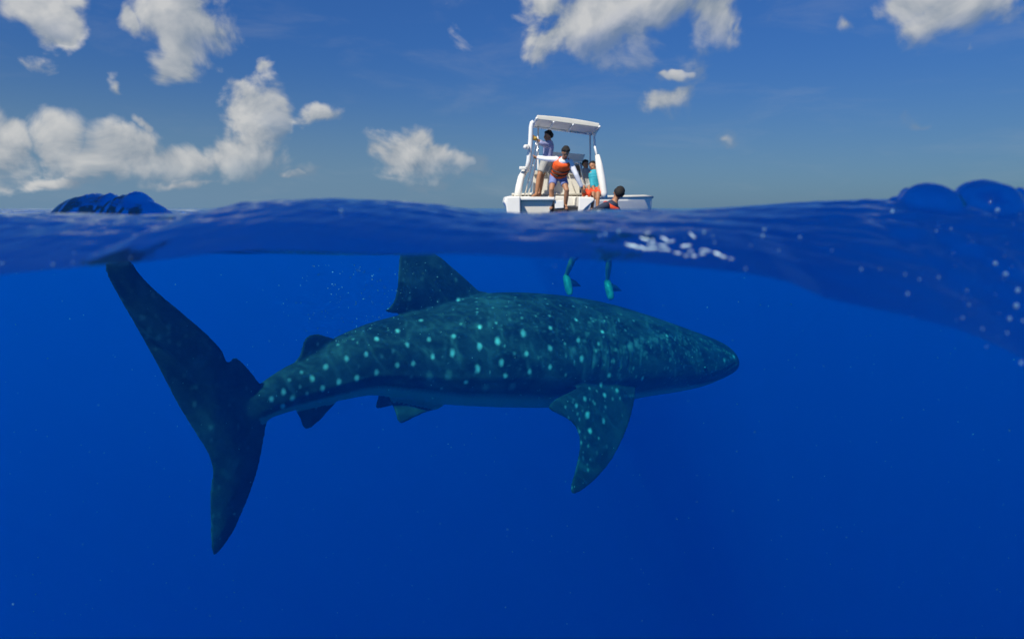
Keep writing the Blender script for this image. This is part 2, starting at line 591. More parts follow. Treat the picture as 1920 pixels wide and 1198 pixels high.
for i, s in enumerate(dense):
    a_ = dense[max(i - 1, 0)]
    b_ = dense[min(i + 1, len(dense) - 1)]
    tan = Vector((b_[0] - a_[0], b_[1] - a_[1], 0)).normalized()
    side = Vector((0, 0, 1)).cross(tan).normalized()          # away from or towards the camera
    u = i / (len(dense) - 1)
    for k in range(NRING):
        an = 2 * math.pi * k / NRING
        ca, sa = math.cos(an), math.sin(an)
        rr = 1.0
        body = min(max((u - 0.12) / 0.2, 0), 1) * min(max((1.0 - u) / 0.1, 0), 1)
        aa = math.atan2(sa, abs(ca))                          # -90 belly .. 90 back
        for ra, rh in ((0.95, .014), (0.52, .018), (-0.30 + 0.10 * u, .004 + .028 * min(max((u - 0.42) / 0.25, 0), 1))):
            rr += rh * body * math.exp(-((aa - ra) / 0.075) ** 2)
        # slightly squared section, flat belly
        e = 2.04
        q = (abs(ca) ** e + abs(sa) ** e) ** (-1 / e)
        flat = 0.96 if sa < 0 else 1.0
        p = Vector((s[0], s[1], s[2])) + side * (ca * q * rr * s[3] * s[4]) + Vector((0, 0, sa * q * rr * s[3] * flat))
        V.append(p)
F = []
nd = len(dense)
for i in range(nd - 1):
    for k in range(NRING):
        F.append((i * NRING + k, (i + 1) * NRING + k, (i + 1) * NRING + (k + 1) % NRING, i * NRING + (k + 1) % NRING))
F.append(tuple(range(NRING)))
F.append(tuple((nd - 1) * NRING + k for k in range(NRING))[::-1])
shark_mb = MB()
shark_mb.add(V, F)

def fin(mb, outline, depth, tmax, per=5, fall=40.0, edge=0.010, mirror=None):
    """outline in photograph pixels on a sheet given by depth(px, py); thick inside, thin at the rim"""
    pl = catmull(outline, per)
    P2 = [Vector((p[0], p[1])) for p in pl]
    nb = len(P2)
    xs = [p.x for p in P2]; ys = [p.y for p in P2]
    poly = np.array([[p.x, p.y] for p in P2])
    nxt = np.roll(poly, -1, 0)
    def dist(q):
        d = nxt - poly
        tq = np.clip(((q - poly) * d).sum(1) / np.maximum((d * d).sum(1), 1e-9), 0, 1)
        return np.sqrt((((poly + d * tq[:, None]) - q) ** 2).sum(1)).min()
    def inside(q):
        c = ((poly[:, 1] > q[1]) != (nxt[:, 1] > q[1])) & (q[0] < (nxt[:, 0] - poly[:, 0]) * (q[1] - poly[:, 1]) / (nxt[:, 1] - poly[:, 1] + 1e-12) + poly[:, 0])
        return c.sum() % 2 == 1
    step = max(5.0, min(max(xs) - min(xs), max(ys) - min(ys)) / 16)
    inner = []
    yy = min(ys)
    r = 0
    while yy < max(ys):
        xx = min(xs) + (step / 2 if r % 2 else 0)
        while xx < max(xs):
            q = np.array([xx, yy])
            if inside(q) and dist(q) > step * 0.55:
                inner.append(Vector((xx, yy)))
            xx += step
        yy += step * 0.87
        r += 1
    res = geometry.delaunay_2d_cdt(P2 + inner, [(i, (i + 1) % nb) for i in range(nb)], [], 1, 1e-4)
    v2, fc = res[0], res[2]
    pts = [at(p.x, p.y, depth(p.x, p.y)) for p in v2]
    nrm = Vector((0, 0, 0))
    for f in fc:
        nrm += (pts[f[1]] - pts[f[0]]).cross(pts[f[2]] - pts[f[0]])
    nrm.normalize()
    A, Bv = [], []
    edge_idx = {}
    for f in fc:
        for i in range(3):
            e = (f[i], f[(i + 1) % 3])
            edge_idx[e] = edge_idx.get(e, 0) + 1
    for p2, p in zip(v2, pts):
        d = dist(np.array([p2.x, p2.y]))
        th = edge + (tmax - edge) * (1 - math.exp(-d / fall))
        A.append(p + nrm * th)
        Bv.append(p - nrm * th)
    n = len(pts)
    faces = [tuple(f) for f in fc] + [tuple(i + n for i in f[::-1]) for f in fc]
    for (i, j) in edge_idx:
        if (j, i) not in edge_idx:
            faces.append((j, i, i + n, j + n))
    mb.add(A + Bv, faces)
    if mirror:
        VV = [mirror(p) for p in A + Bv]
        mb.add(VV, [f[::-1] for f in faces])

TAIL = [(196, 500), (214, 488), (244, 490), (262, 514), (290, 543), (340, 585), (385, 624), (414, 654), (424, 676), (430, 679), (437, 671), (447, 673),
        (467, 693), (490, 722), (520, 745), (515, 775), (501, 790), (496, 815), (489, 852), (479, 893), (462, 940), (440, 990), (420, 1022),
        (403, 1040), (397, 1030), (395, 990), (394, 940), (396, 905), (399, 888), (391, 852), (364, 808), (330, 752), (298, 690), (258, 618), (216, 545)]
fin(shark_mb, TAIL, lambda x, y: depth_of(x) - 0.10 * max(0, (y - 760) / 280) - 0.12 * max(0, (720 - y) / 230), 0.055, per=4, fall=45)
DORSAL = [(915, 556), (896, 544), (870, 520), (843, 497), (820, 478), (795, 467), (770, 464), (752, 470), (748, 495), (746, 530), (741, 558), (733, 573),
          (722, 583), (738, 588), (770, 586), (800, 600), (830, 640), (890, 640)]
fin(shark_mb, DORSAL, lambda x, y: depth_of(x) + 0.02, 0.05, per=4, fall=40)
DORSAL2 = [(549, 686), (561, 668), (567, 648), (574, 633), (590, 626), (608, 629), (630, 639), (640, 670), (600, 700), (565, 710)]
fin(shark_mb, DORSAL2, lambda x, y: depth_of(x), 0.035, per=4, fall=30)
ANAL = [(555, 766), (562, 783), (568, 799), (577, 804), (592, 794), (610, 776), (630, 752), (620, 730), (570, 745)]
fin(shark_mb, ANAL, lambda x, y: depth_of(x), 0.03, per=4, fall=30)

def mirror_body(p):
    """reflect through the body's middle plane"""
    best = min(range(nd), key=lambda i: (dense[i][0] - p.x) ** 2 + (dense[i][1] - p.y) ** 2)
    s = dense[best]
    a_ = dense[max(best - 1, 0)]
    b_ = dense[min(best + 1, nd - 1)]
    tan = Vector((b_[0] - a_[0], b_[1] - a_[1], 0)).normalized()
    sd = Vector((0, 0, 1)).cross(tan)
    d = (p - Vector((s[0], s[1], s[2]))).dot(sd)
    return p - sd * (2 * d)

PELVIC = [(733, 742), (740, 768), (746, 788), (753, 793), (768, 787), (795, 774), (830, 762), (830, 735), (770, 725)]
fin(shark_mb, PELVIC, lambda x, y: depth_of(x) - 0.10 - 0.0034 * (y - 735), 0.026, per=4, fall=25, mirror=mirror_body)
PECT = [(1190, 742), (1182, 782), (1168, 820), (1146, 862), (1117, 897), (1090, 919), (1074, 926), (1071, 912), (1078, 884), (1086, 848), (1086, 818),
        (1077, 797), (1060, 783), (1036, 771), (1029, 762), (1042, 748), (1080, 728), (1115, 705), (1160, 690), (1188, 712)]
def pect_depth(x, y):
    off = 0.50 + 0.0062 * min(y - 688, 26) + 0.0030 * min(max(y - 714, 0), 26) + 0.0019 * max(y - 740, 0)
    return depth_of(x) - off + 0.0006 * (x - 1110)
fin(shark_mb, PECT, pect_depth, 0.045, per=4, fall=35)
# the far pectoral fin is held out level on the other side, behind the body
sp = dense[min(range(nd), key=lambda i: abs(dense[i][0] - at(1130, 700, depth_of(1130)).x))]
ctr = Vector((sp[0], sp[1], sp[2]))
fo = Vector((0.905, 0.425, 0)).normalized()
fs = Vector((0, 0, 1)).cross(fo)
outl = [(-0.30, 0.25), (0.28, 0.25), (0.26, 0.75), (0.10, 1.15), (-0.22, 1.52), (-0.33, 1.55), (-0.25, 1.2), (-0.20, .95), (-0.33, 0.78)]
oc = catmull(outl, 4)
ptsU, ptsL = [], []
for p in oc:
    base = ctr + fo * p[0] + fs * p[1] + Vector((0, 0, -0.22 - 0.10 * p[1]))
    ptsU.append(base + Vector((0, 0, 0.022)))
    ptsL.append(base - Vector((0, 0, 0.022)))
n_ = len(oc)
shark_mb.add(ptsU + ptsL, [tuple(range(n_)), tuple(range(n_, 2 * n_))[::-1]] + [((i + 1) % n_, i, i + n_, (i + 1) % n_ + n_) for i in range(n_)])

# skin
m = bpy.data.materials.new('shark_skin')
m.use_nodes = True
t = NT(m.node_tree)
at_sp = t.new('ShaderNodeAttribute', attribute_name='pattern').outputs['Color']
sepc = t.new('ShaderNodeSeparateColor', ins={0: at_sp})
pos = t.new('ShaderNodeTexCoord').outputs['Object']
n1_ = t.noise(pos, 3.2, 7, 0.62, 0.4)
n2_ = t.noise(pos, 26.0, 4, 0.6)
base = t.mix(t.ramp(n1_, 0.32, 0.70), col(0.013, 0.017, 0.023), col(0.045, 0.055, 0.064))
base = t.mix(t.math('MULTIPLY', t.ramp(n2_, 0.45, 0.75), 0.35), base, col(0.065, 0.078, 0.088))
base = t.mix(sepc.outputs[1], base, col(0.15, 0.19, 0.20))            # pale lines and mottling
base = t.mix(sepc.outputs[2], base, col(0.22, 0.25, 0.26))            # belly
base = t.mix(sepc.outputs[0], base, col(0.52, 0.57, 0.60))            # spots
bb = t.new('ShaderNodeBump', ins={'Strength': 0.35, 'Distance': 0.01, 'Height': n2_}).outputs[0]
bs = t.new('ShaderNodeBsdfPrincipled', ins={'Base Color': base, 'Roughness': 0.62, 'Specular IOR Level': 0.15, 'Normal': bb})
o = t.new('ShaderNodeOutputMaterial')
t.t.links.new(bs.outputs[0], o.inputs[0])
shark = shark_mb.build('whale_shark', m, None, remesh=0.0125, iters=5)
tag(shark, 'dark whale shark with rows of pale spots swimming just below the sea surface', 'shark')

# markings: where the photograph shows them on this flank, scattered on the rest
Z3 = """25,620,2 160,565,2 225,655,2 315,495,2 367,620,2 530,600,2 560,362,2 703,540,2 812,512,1 522,710,3 393,735,2 265,778,2 160,792,2 20,840,2 700,668,3
821,632,3 990,580,3 845,775,3 690,815,3 872,863,2 612,903,2 495,860,4 370,870,4 450,945,1 742,943,4 917,933,4 1012,715,2 1032,835,2 1167,680,2 1168,803,2 1170,545,2
1073,467,1 1164,466,1 966,395,1 938,342,1 767,343,1 790,412,1 680,372,1 685,440,1 578,520,1 1137,353,1 1150,387,1 1236,397,1 1320,403,1 1338,495,1 1353,628,2
1375,750,2 1273,733,1 1272,855,1 1265,648,1 322,220,5 240,352,5 545,228,5 980,478,1 902,490,5 880,405,5 430,370,5 130,700,5 55,735,5 250,870,5 1090,740,5 930,720,5"""
Z4 = """320,320,2 338,470,2 362,610,3 300,550,4 243,730,1 460,620,4 490,495,2 518,408,2 430,305,1 533,326,1 548,298,1 655,278,1 690,397,1 752,325,1 640,325,1 600,430,5
470,550,1 555,560,1 620,540,1 730,520,4 770,490,4 815,460,4 920,470,4 1000,437,2 880,525,1 568,732,2 605,628,1 655,762,5 770,742,1 817,757,2 750,680,1 1160,465,1
1258,462,1 1320,475,1 1430,620,2 1500,590,2 505,800,2 420,830,1 627,847,2 533,880,2 385,910,2 322,960,2 405,1030,3 527,1075,2 425,1148,2 345,1155,1 330,1022,1
240,970,1 595,908,1 650,905,1 460,945,1 540,970,1 262,1052,1 345,1062,1 475,850,1 700,600,5 850,600,5 960,520,5 1060,470,1 1200,520,5 1100,440,5 1380,540,5 1250,570,5"""
Z2 = """1870,567,2 1720,568,1 1620,602,1 1678,693,2 1803,665,2 1543,745,2 1387,780,1 1457,822,2 1310,828,1 1378,873,1 1627,843,2 1523,885,2 1742,820,2 1868,780,2
1423,915,1 1330,948,2 1272,905,2 1195,953,2 1268,998,2 1828,498,1 700,985,5 805,1135,5 410,510,5 535,490,5 710,870,5 365,430,5 600,600,5 470,560,5"""
Z9 = """525,665,1 610,605,1 675,670,5 595,720,5 545,775,5 485,765,5 525,860,1 470,640,1 500,600,5 660,355,5 755,220,1 780,285,1 720,290,1 440,410,1"""
spot_px = []
for txt, (ox, oy, s) in ((Z3, (700, 460, 3.5225)), (Z4, (1000, 520, 3.993)), (Z2, (160, 470, 3.423)), (Z9, (980, 680, 4.277))):
    for wd in txt.split():
        a_, b_, k = wd.split(',')
        spot_px.append((ox + int(a_) / s, oy + int(b_) / s, int(k)))
me = shark.data
co = np.empty(len(me.vertices) * 3, np.float32)
me.vertices.foreach_get('co', co)
co = co.reshape(-1, 3)
bvh = BVHTree.FromPolygons([Vector(c) for c in co], [tuple(p.vertices) for p in me.polygons])
pat = np.zeros((len(co), 4), np.float32)
pat[:, 3] = 1
SIZE = {1: (0.011, 0.015, .40), 2: (0.0165, 0.023, .85), 3: (0.0205, 0.032, 1.0), 4: (0.028, 0.045, .20), 5: (0.014, 0.02, .16)}

from mathutils import noise as mnoise
jit = np.array([mnoise.noise(Vector(c) * 32.0) for c in co.tolist()], np.float32)

def paint(c, rh, rv, amp, ch, soft=0.55, up=Vector((0, 0, 1))):
    d = co - np.array(c, np.float32)
    near = np.abs(d).max(1) < 2.2 * max(rh, rv)
    if not near.any(): return
    dd = d[near]
    v = dd @ np.array(up, np.float32)
    h = np.sqrt(np.maximum((dd * dd).sum(1) - v * v, 0))
    q = np.sqrt((h / rh) ** 2 + (v / rv) ** 2) * (1 + 0.28 * jit[near])
    val = amp * np.clip((1 + soft - q) / (2 * soft), 0, 1)
    pat[near, ch] = np.maximum(pat[near, ch], val)

for (x, y, k) in spot_px:
    hit = bvh.ray_cast(CAM, ray(x, y).normalized())
    if hit[0] is None: continue
    rh, rv, amp = SIZE[k]
    paint(hit[0], rh * random.uniform(.9, 1.1), rv * random.uniform(.9, 1.1), amp, 0)
# the rest of the hide, spotted more finely towards the head
axis = np.array([[s[0], s[1], s[2]] for s in dense])
def body_u(p):
    return np.argmin(((axis - p) ** 2).sum(1)) / (nd - 1)
cnt = 0
for k in range(2600):
    i = random.randrange(len(co))
    p = co[i]
    if p[0] < -2.05:
        if random.random() < 0.25: paint(p, random.uniform(.008, .015), random.uniform(.010, .02), random.uniform(.04, .16), 0)
        continue
    u = body_u(p)
    if random.random() < (0.9 if u < 0.30 else 0.12):
        paint(p, random.uniform(.006, .011), random.uniform(.008, .016), random.uniform(.12, .38), 0)
# pale vertical bars between the spots, and the broken line from the eye backwards
for k in range(54):
    px = random.uniform(760, 1345)
    py = random.uniform(575, 690)
    L_ = random.uniform(14, 46) * (1.0 if px > 980 else 0.55)
    amp = random.uniform(.18, .55) * (1.0 if px > 980 else 0.6)
    lean = random.uniform(-4, 8)
    for s in np.linspace(0, 1, 9):
        h = bvh.ray_cast(CAM, ray(px + lean * s, py + L_ * s).normalized())
        if h[0] is not None: paint(h[0], 0.011 + 0.006 * random.random(), 0.03, amp * math.sin(math.pi * (0.1 + 0.8 * s)), 1)
for line in ([(1115, 658), (1140, 657), (1165, 654), (1185, 646), (1205, 636), (1230, 632), (1250, 629)], [(1250, 629), (1280, 634), (1310, 637), (1340, 648), (1365, 662), (1378, 672)],
             [(1090, 650), (1100, 625), (1110, 600), (1130, 602), (1160, 601)], [(1220, 650), (1215, 640), (1235, 632)], [(1245, 632), (1255, 650), (1260, 672)],
             [(1285, 640), (1292, 662), (1300, 680)], [(1160, 655), (1163, 680), (1160, 705)], [(1195, 645), (1210, 665)]):
    for p in catmull(line, 12, closed=False):
        h = bvh.ray_cast(CAM, ray(p[0] + random.uniform(-3, 3), p[1] + random.uniform(-3, 3)).normalized())
        if h[0] is not None and random.random() < 0.8: paint(h[0], random.uniform(.008, .022), random.uniform(.010, .022), random.uniform(.2, .75), 1)
for k in range(421):                                            # fine flecks over the head and shoulders
    px, py = random.uniform(930, 1370), random.uniform(548, 720)
    h = bvh.ray_cast(CAM, ray(px, py).normalized())
    if h[0] is not None: paint(h[0], random.uniform(.006, .018), random.uniform(.005, .012), random.uniform(.1, .45), 1)
# belly
iu = np.array([np.argmin(((axis - c) ** 2).sum(1)) for c in co[::1]]) if len(co) < 60000 else None
if iu is None:
    iu = np.empty(len(co), int)
    for s in range(0, len(co), 20000):
        iu[s:s + 20000] = np.argmin(((co[s:s + 20000, None, :2] - axis[None, :, :2]) ** 2).sum(2), 1)
half = np.array([s[3] for s in dense])[iu]
rel = (co[:, 2] - axis[iu, 2]) / np.maximum(half, 0.02)
wid = np.array([s[4] for s in dense])[iu]
lat = np.sqrt(((co[:, :2] - axis[iu, :2]) ** 2).sum(1)) / np.maximum(half * wid, 0.02)
fin_part = (np.sqrt(rel ** 2 + lat ** 2) > 1.13) | (rel < -1.06) | (co[:, 0] < -2.02)
belly = np.clip((-0.52 - rel) / 0.16, 0, 1)
belly[fin_part] = 0
pat[:, 2] = belly * 0.9
pat[:, 0] *= (1 - 0.5 * belly)
# gill slits and mouth: grooves pressed into the hide
def groove(line, width, deep):
    for p in catmull(line, 14, closed=False):
        h = bvh.ray_cast(CAM, ray(p[0], p[1]).normalized())
        if h[0] is None: continue
        d = np.sqrt(((co - np.array(h[0], np.float32)) ** 2).sum(1))
        sel = d < width
        co[sel] -= np.outer((1 - d[sel] / width) * deep * 0.25, np.array(h[1], np.float32)) * 1.0
for k in range(5):
    x0 = 1108 + k * 17
    groove([(x0, 640 + k), (x0 + 5, 662 + k), (x0 + 3, 688 + k)], 0.024, 0.014)
groove([(1379, 682), (1366, 691), (1350, 698), (1336, 703)], 0.022, 0.018)
me.vertices.foreach_set('co', co.ravel())
attr = me.color_attributes.new('pattern', 'FLOAT_COLOR', 'POINT')
attr.data.foreach_set('color', pat.ravel())
me.update()
h = bvh.ray_cast(CAM, ray(1322, 690).normalized())
if h[0] is not None:
    eye_m = simple('shark_eye', (0.01, 0.01, 0.012), 0.15, 0.02)
    MB().ball(h[0], 0.022, 14, 9).build('eye', eye_m, shark)

# ------------------------------------------------------------------ the boat
M_GEL = simple('white_gelcoat', (0.82, 0.80, 0.72), 0.32, 0.05, 3)
M_CREAM = simple('cream_gelcoat', (0.66, 0.63, 0.54), 0.4, 0.08, 4)
M_TUBE = simple('white_tube', (0.82, 0.82, 0.80), 0.25, 0.03, 6)
M_STEEL = simple('stainless_steel', (0.62, 0.62, 0.60), 0.22, 0.05, 12, metal=0.9)
M_WOOD = simple('varnished_wood', (0.30, 0.17, 0.07), 0.45, 0.25, 22)
M_DARK = simple('black_rubber', (0.02, 0.02, 0.022), 0.6, 0.1, 20)
M_LAMP = simple('lamp_lens', (0.85, 0.85, 0.82), 0.15, 0.02, 8)
M_SEAT = simple('beige_vinyl', (0.58, 0.54, 0.45), 0.5, 0.08, 9)

BY = 13.8
root_p = at(1031, 390, BY)
root_p.z = 0
boat = empty('boat', root_p)
tag(boat, 'white open motor boat with a hard top canopy, its stern towards us', 'boat')

def Z(zx, zy, Y):
    return at(900 + zx / 4.99, 190 + zy / 4.99, Y)
def B(zx, zy, Y):
    return Z(zx, zy, Y) - root_p
def bp(mb, name, mat, parent=boat, **kw):
    return mb.build(name, mat, parent, **kw)

def loft(mb, secs, cap=True):
    n = len(secs[0])
    V = [p for s in secs for p in s]
    F = []
    for i in range(len(secs) - 1):
        for k in range(n):
            F.append((i * n + k, i * n + (k + 1) % n, (i + 1) * n + (k + 1) % n, (i + 1) * n + k))
    if cap:
        F.append(tuple(range(n))[::-1])
        F.append(tuple((len(secs) - 1) * n + k for k in range(n)))
    mb.add(V, F)
    return mb

# hull: solid from the cockpit forward, twin sponsons at the stern
HB = 1.0
secs = []
for y, hb, top_, keel in ((0.75, 1.0, .37, -.30), (1.8, 1.05, .38, -.32), (3.2, 1.07, .41, -.34), (4.6, .98, .46, -.33), (5.6, .76, .52, -.28), (6.3, .45, .58, -.16), (6.7, .08, .63, .1)):
    secs.append([Vector((-hb, y, top_)), Vector((-hb * 1.03, y, top_ - .12)), Vector((-hb * .88, y, -.02)), Vector((0, y, keel)), Vector((hb * .88, y, -.02)), Vector((hb * 1.03, y, top_ - .12)), Vector((hb, y, top_)), Vector((0, y, top_ + .03))])
hull = bp(loft(MB(), secs), 'hull', M_GEL, bevel=0.03)
def prism_px(pts, Y0, Y1, name, mat, bev=0.03, parent=boat):
    a_ = [B(x, y, Y0) for x, y in pts]
    b_ = [Vector((p.x, Y1 - BY, p.z)) for p in a_]
    n = len(pts)
    return bp(MB().add(a_ + b_, [tuple(range(n)), tuple(range(n, 2 * n))[::-1]] + [((i + 1) % n, i, i + n, (i + 1) % n + n) for i in range(n)]), name, mat, parent, bevel=bev)
prism_px([(248, 892), (378, 888), (380, 1120), (262, 1120), (240, 960)], 13.45, 14.6, 'sponson', M_GEL, 0.035)
prism_px([(378, 925), (690, 920), (672, 990), (640, 1090), (382, 1075)], 13.72, 14.6, 'transom', M_CREAM, 0.03)
prism_px([(374, 893), (700, 897), (698, 926), (374, 928)], 13.62, 14.62, 'swim_step', M_GEL, 0.02)
prism_px([(925, 892), (1062, 900), (1075, 925), (1030, 965), (990, 1000), (940, 1060), (918, 1060)], 13.62, 14.6, 'sponson', M_GEL, 0.03)
prism_px([(690, 985), (925, 985), (925, 1040), (690, 1040)], 13.7, 14.55, 'boarding_platform', M_DARK, 0.01)
prism_px([(700, 930), (780, 928), (785, 1000), (700, 1005)], 13.68, 13.9, 'boarding_step', M_GEL, 0.012)
bp(MB().box((0, 3.4, .44), (1.7, 5.0, .04)), 'deck', M_CREAM)
# gunwale mouldings that sweep up from the stern
bp(MB().tube([B(352, 890, 13.9), B(366, 800, 14.0), B(385, 715, 14.1), B(412, 665, 14.3), B(440, 640, 14.6)], [.085, .08, .075, .07, .06], 12), 'gunwale', M_GEL)
bp(MB().tube([B(1098, 505, 14.1), B(1118, 620, 14.05), B(1140, 735, 14.0), B(1160, 860, 13.95), B(1165, 905, 13.95)], [.05, .085, .085, .075, .07], 12), 'gunwale', M_GEL)
# posts
bp(MB().tube([B(502, 195, 14.15), B(487, 205, 14.15), B(479, 240, 14.15), B(470, 420, 14.15), B(455, 560, 14.15), B(436, 660, 14.2)], .052, 12), 'post', M_TUBE)
bp(MB().tube([B(1112, 255, 14.4), B(1085, 290, 14.4), B(1068, 330, 14.4), B(1075, 430, 14.3), B(1092, 505, 14.2)], .026, 10), 'post', M_TUBE)
bp(MB().tube([B(545, 235, 15.5), B(540, 420, 15.5), B(545, 700, 15.5), B(548, 900, 15.5)], .022, 8), 'post', M_TUBE)
bp(MB().tube([B(1030, 300, 15.5), B(1032, 500, 15.5), B(1030, 700, 15.5), B(1030, 880, 15.5)], .022, 8), 'post', M_TUBE)
for pts in ([(535, 370), (520, 420), (492, 560), (455, 720), (418, 885)], [(548, 380), (530, 520), (505, 660), (475, 780), (448, 885)]):
    bp(MB().tube([B(x, y, 13.95) for x, y in pts], .019, 8), 'boarding_rail', M_STEEL)
bp(MB().tube([B(482, 606, 13.95), B(520, 600, 13.95)], .012, 8), 'rail_rung', M_STEEL)
bp(MB().tube([B(450, 742, 13.95), B(487, 735, 13.95)], .012, 8), 'rail_rung', M_STEEL)
bp(MB().box(B(436, 428, 14.1), (.10, .12, .09)).ball(B(425, 430, 14.05), .05, 10, 7), 'deck_speaker', M_GEL, bevel=0.01)
bp(MB().box(B(400, 627, 14.1), (.16, .12, .07)), 'cleat_block', M_GEL, bevel=0.02)
# hard top
nl, nr_, fr_, fl = B(532, 150, 14.0), B(1118, 228, 14.0), B(1058, 288, 15.7), B(500, 214, 15.7)
tk = Vector((0, 0, .045))
can = MB()
NU, NV = 8, 6
top_v, bot_v = [], []
for j in range(NV + 1):
    for i in range(NU + 1):
        u_, v_ = i / NU, j / NV
        p = (nl * (1 - u_) + nr_ * u_) * (1 - v_) + (fl * (1 - u_) + fr_ * u_) * v_
        cr = 0.05 * (1 - (2 * u_ - 1) ** 2)
        top_v.append(p + tk + Vector((0, 0, cr * .5)))
        bot_v.append(p - tk)
nv = len(top_v)
fc = []
for j in range(NV):
    for i in range(NU):
        q = j * (NU + 1) + i
        fc.append((q, q + 1, q + NU + 2, q + NU + 1))
        fc.append((q + nv + NU + 1, q + nv + NU + 2, q + nv + 1, q + nv))
rim = [i for i in range(NU + 1)] + [j * (NU + 1) + NU for j in range(1, NV + 1)] + [NV * (NU + 1) + i for i in range(NU - 1, -1, -1)] + [j * (NU + 1) for j in range(NV - 1, 0, -1)]
for i in range(len(rim)):
    p, q = rim[i], rim[(i + 1) % len(rim)]
    fc.append((q, p, p + nv, q + nv))
canopy = bp(can.add(top_v + bot_v, fc), 'canopy', M_CREAM, bevel=0.02)
for (x, y, r) in ((530, 217, .05), (678, 231, .035), (856, 262, .035), (1018, 289, .07)):
    bp(MB().ball(B(x, y, 15.45), r, 12, 8, (1.3, 1, .7)), 'light', M_LAMP, canopy)
for u_ in (.27, .58):
    p0, p1 = nl * (1 - u_) + nr_ * u_, fl * (1 - u_) + fr_ * u_
    bp(MB().tube([p0 - tk * 1.3, p1 - tk * 1.3], .022, 8), 'canopy_rib', M_TUBE, canopy)
bp(MB().tube([fl - tk * 1.2, fr_ - tk * 1.2], .035, 8), 'canopy_rail', M_TUBE, canopy)
bp(MB().tube([nl - tk * 0.6, fl - tk * 1.2], .03, 8), 'canopy_rail', M_TUBE, canopy)
bp(MB().tube([nr_ - tk * 0.6, fr_ - tk * 1.2], .03, 8), 'canopy_rail', M_TUBE, canopy)
# console and seats
prism_px([(608, 468), (985, 498), (960, 566), (600, 556)], 15.2, 15.3, 'console_screen', M_GEL, 0.015)
prism_px([(592, 566), (958, 572), (955, 900), (592, 900)], 15.25, 16.0, 'console', M_CREAM, 0.03)
prism_px([(590, 572), (700, 574), (700, 612), (590, 612)], 15.18, 15.24, 'locker_door', M_WOOD, 0.006)
prism_px([(880, 600), (945, 602), (940, 680), (880, 680)], 15.18, 15.24, 'locker_door', M_WOOD, 0.006)
prism_px([(505, 650), (925, 650), (930, 690), (500, 690)], 14.75, 15.15, 'bench_seat', M_SEAT, 0.02)
prism_px([(500, 692), (930, 692), (935, 895), (490, 895)], 14.82, 15.12, 'bench_base', M_CREAM, 0.015)
bp(MB().tube([B(640, 700, 14.7), B(632, 620, 14.7), B(650, 575, 14.7), B(690, 560, 14.7)], .018, 8), 'grab_rail', M_STEEL)
bp(MB().tube([B(865, 575, 14.7), B(930, 580, 14.7), B(945, 640, 14.7), B(985, 830, 14.7)], .018, 8), 'grab_rail', M_STEEL)
bp(MB().tube([B(830, 690, 14.72), B(895, 860, 14.72)], .012, 8), 'rope', M_SEAT)

# second boat, low in the water behind the first
sk_p = at(1150, 390, 18.0); sk_p.z = 0
skiff = empty('boat', sk_p)
tag(skiff, 'low white hull of a small boat lying behind the motor boat', 'boat')
secs = []
for x, hw, top_, bot_ in ((-1.6, .55, .42, -.2), (-.6, .62, .42, -.22), (.3, .58, .43, -.2), (.8, .42, .44, -.12), (1.08, .16, .40, .05)):
    secs.append([Vector((x, -hw, top_)), Vector((x, -hw * 1.04, top_ - .1)), Vector((x, -hw * .8, 0)), Vector((x, 0, bot_)), Vector((x, hw * .8, 0)), Vector((x, hw * 1.04, top_ - .1)), Vector((x, hw, top_))])
loft(MB(), secs).build('hull', M_GEL, skiff, bevel=0.03)
MB().tube([(-1.6, -.57, .42), (-.6, -.64, .42), (.3, -.60, .43), (.8, -.44, .44), (1.1, -.1, .42)], .04, 8).build('rub_rail', M_CREAM, skiff)
MB().box((-.4, 0, .44), (.3, 1.05, .04)).build('thwart', M_CREAM, skiff)

# ------------------------------------------------------------------ people
M_SKIN = simple('tanned_skin', (0.36, 0.17, 0.085), 0.55, 0.12, 9)
M_HAIR = simple('dark_hair', (0.010, 0.008, 0.007), 0.85, 0.2, 40)
M_WHITE = simple('white_cloth', (0.78, 0.79, 0.82), 0.8, 0.06, 10)
M_ORANGE = simple('orange_life_vest', (0.92, 0.105, 0.008), 0.7, 0.15, 10)
M_LAV = simple('lavender_cloth', (0.36, 0.38, 0.58), 0.8, 0.1, 10)
M_GREY = simple('grey_cloth', (0.36, 0.36, 0.34), 0.8, 0.12, 10)
M_BLUE = simple('blue_shorts', (0.16, 0.20, 0.42), 0.8, 0.1, 10)
M_TEAL = simple('teal_cloth', (0.02, 0.33, 0.42), 0.75, 0.1, 10)
M_NAVY = simple('navy_cloth', (0.02, 0.03, 0.06), 0.75, 0.1, 10)
M_RED = simple('red_orange_cloth', (0.70, 0.07, 0.015), 0.75, 0.1, 10)
M_YEL = simple('yellow_brown_glove', (0.50, 0.30, 0.05), 0.8, 0.1, 10)
M_FIN = simple('pale_green_rubber', (0.11, 0.19, 0.16), 0.5, 0.08, 10)

def vlerp(a, b, t): return a * (1 - t) + b * t

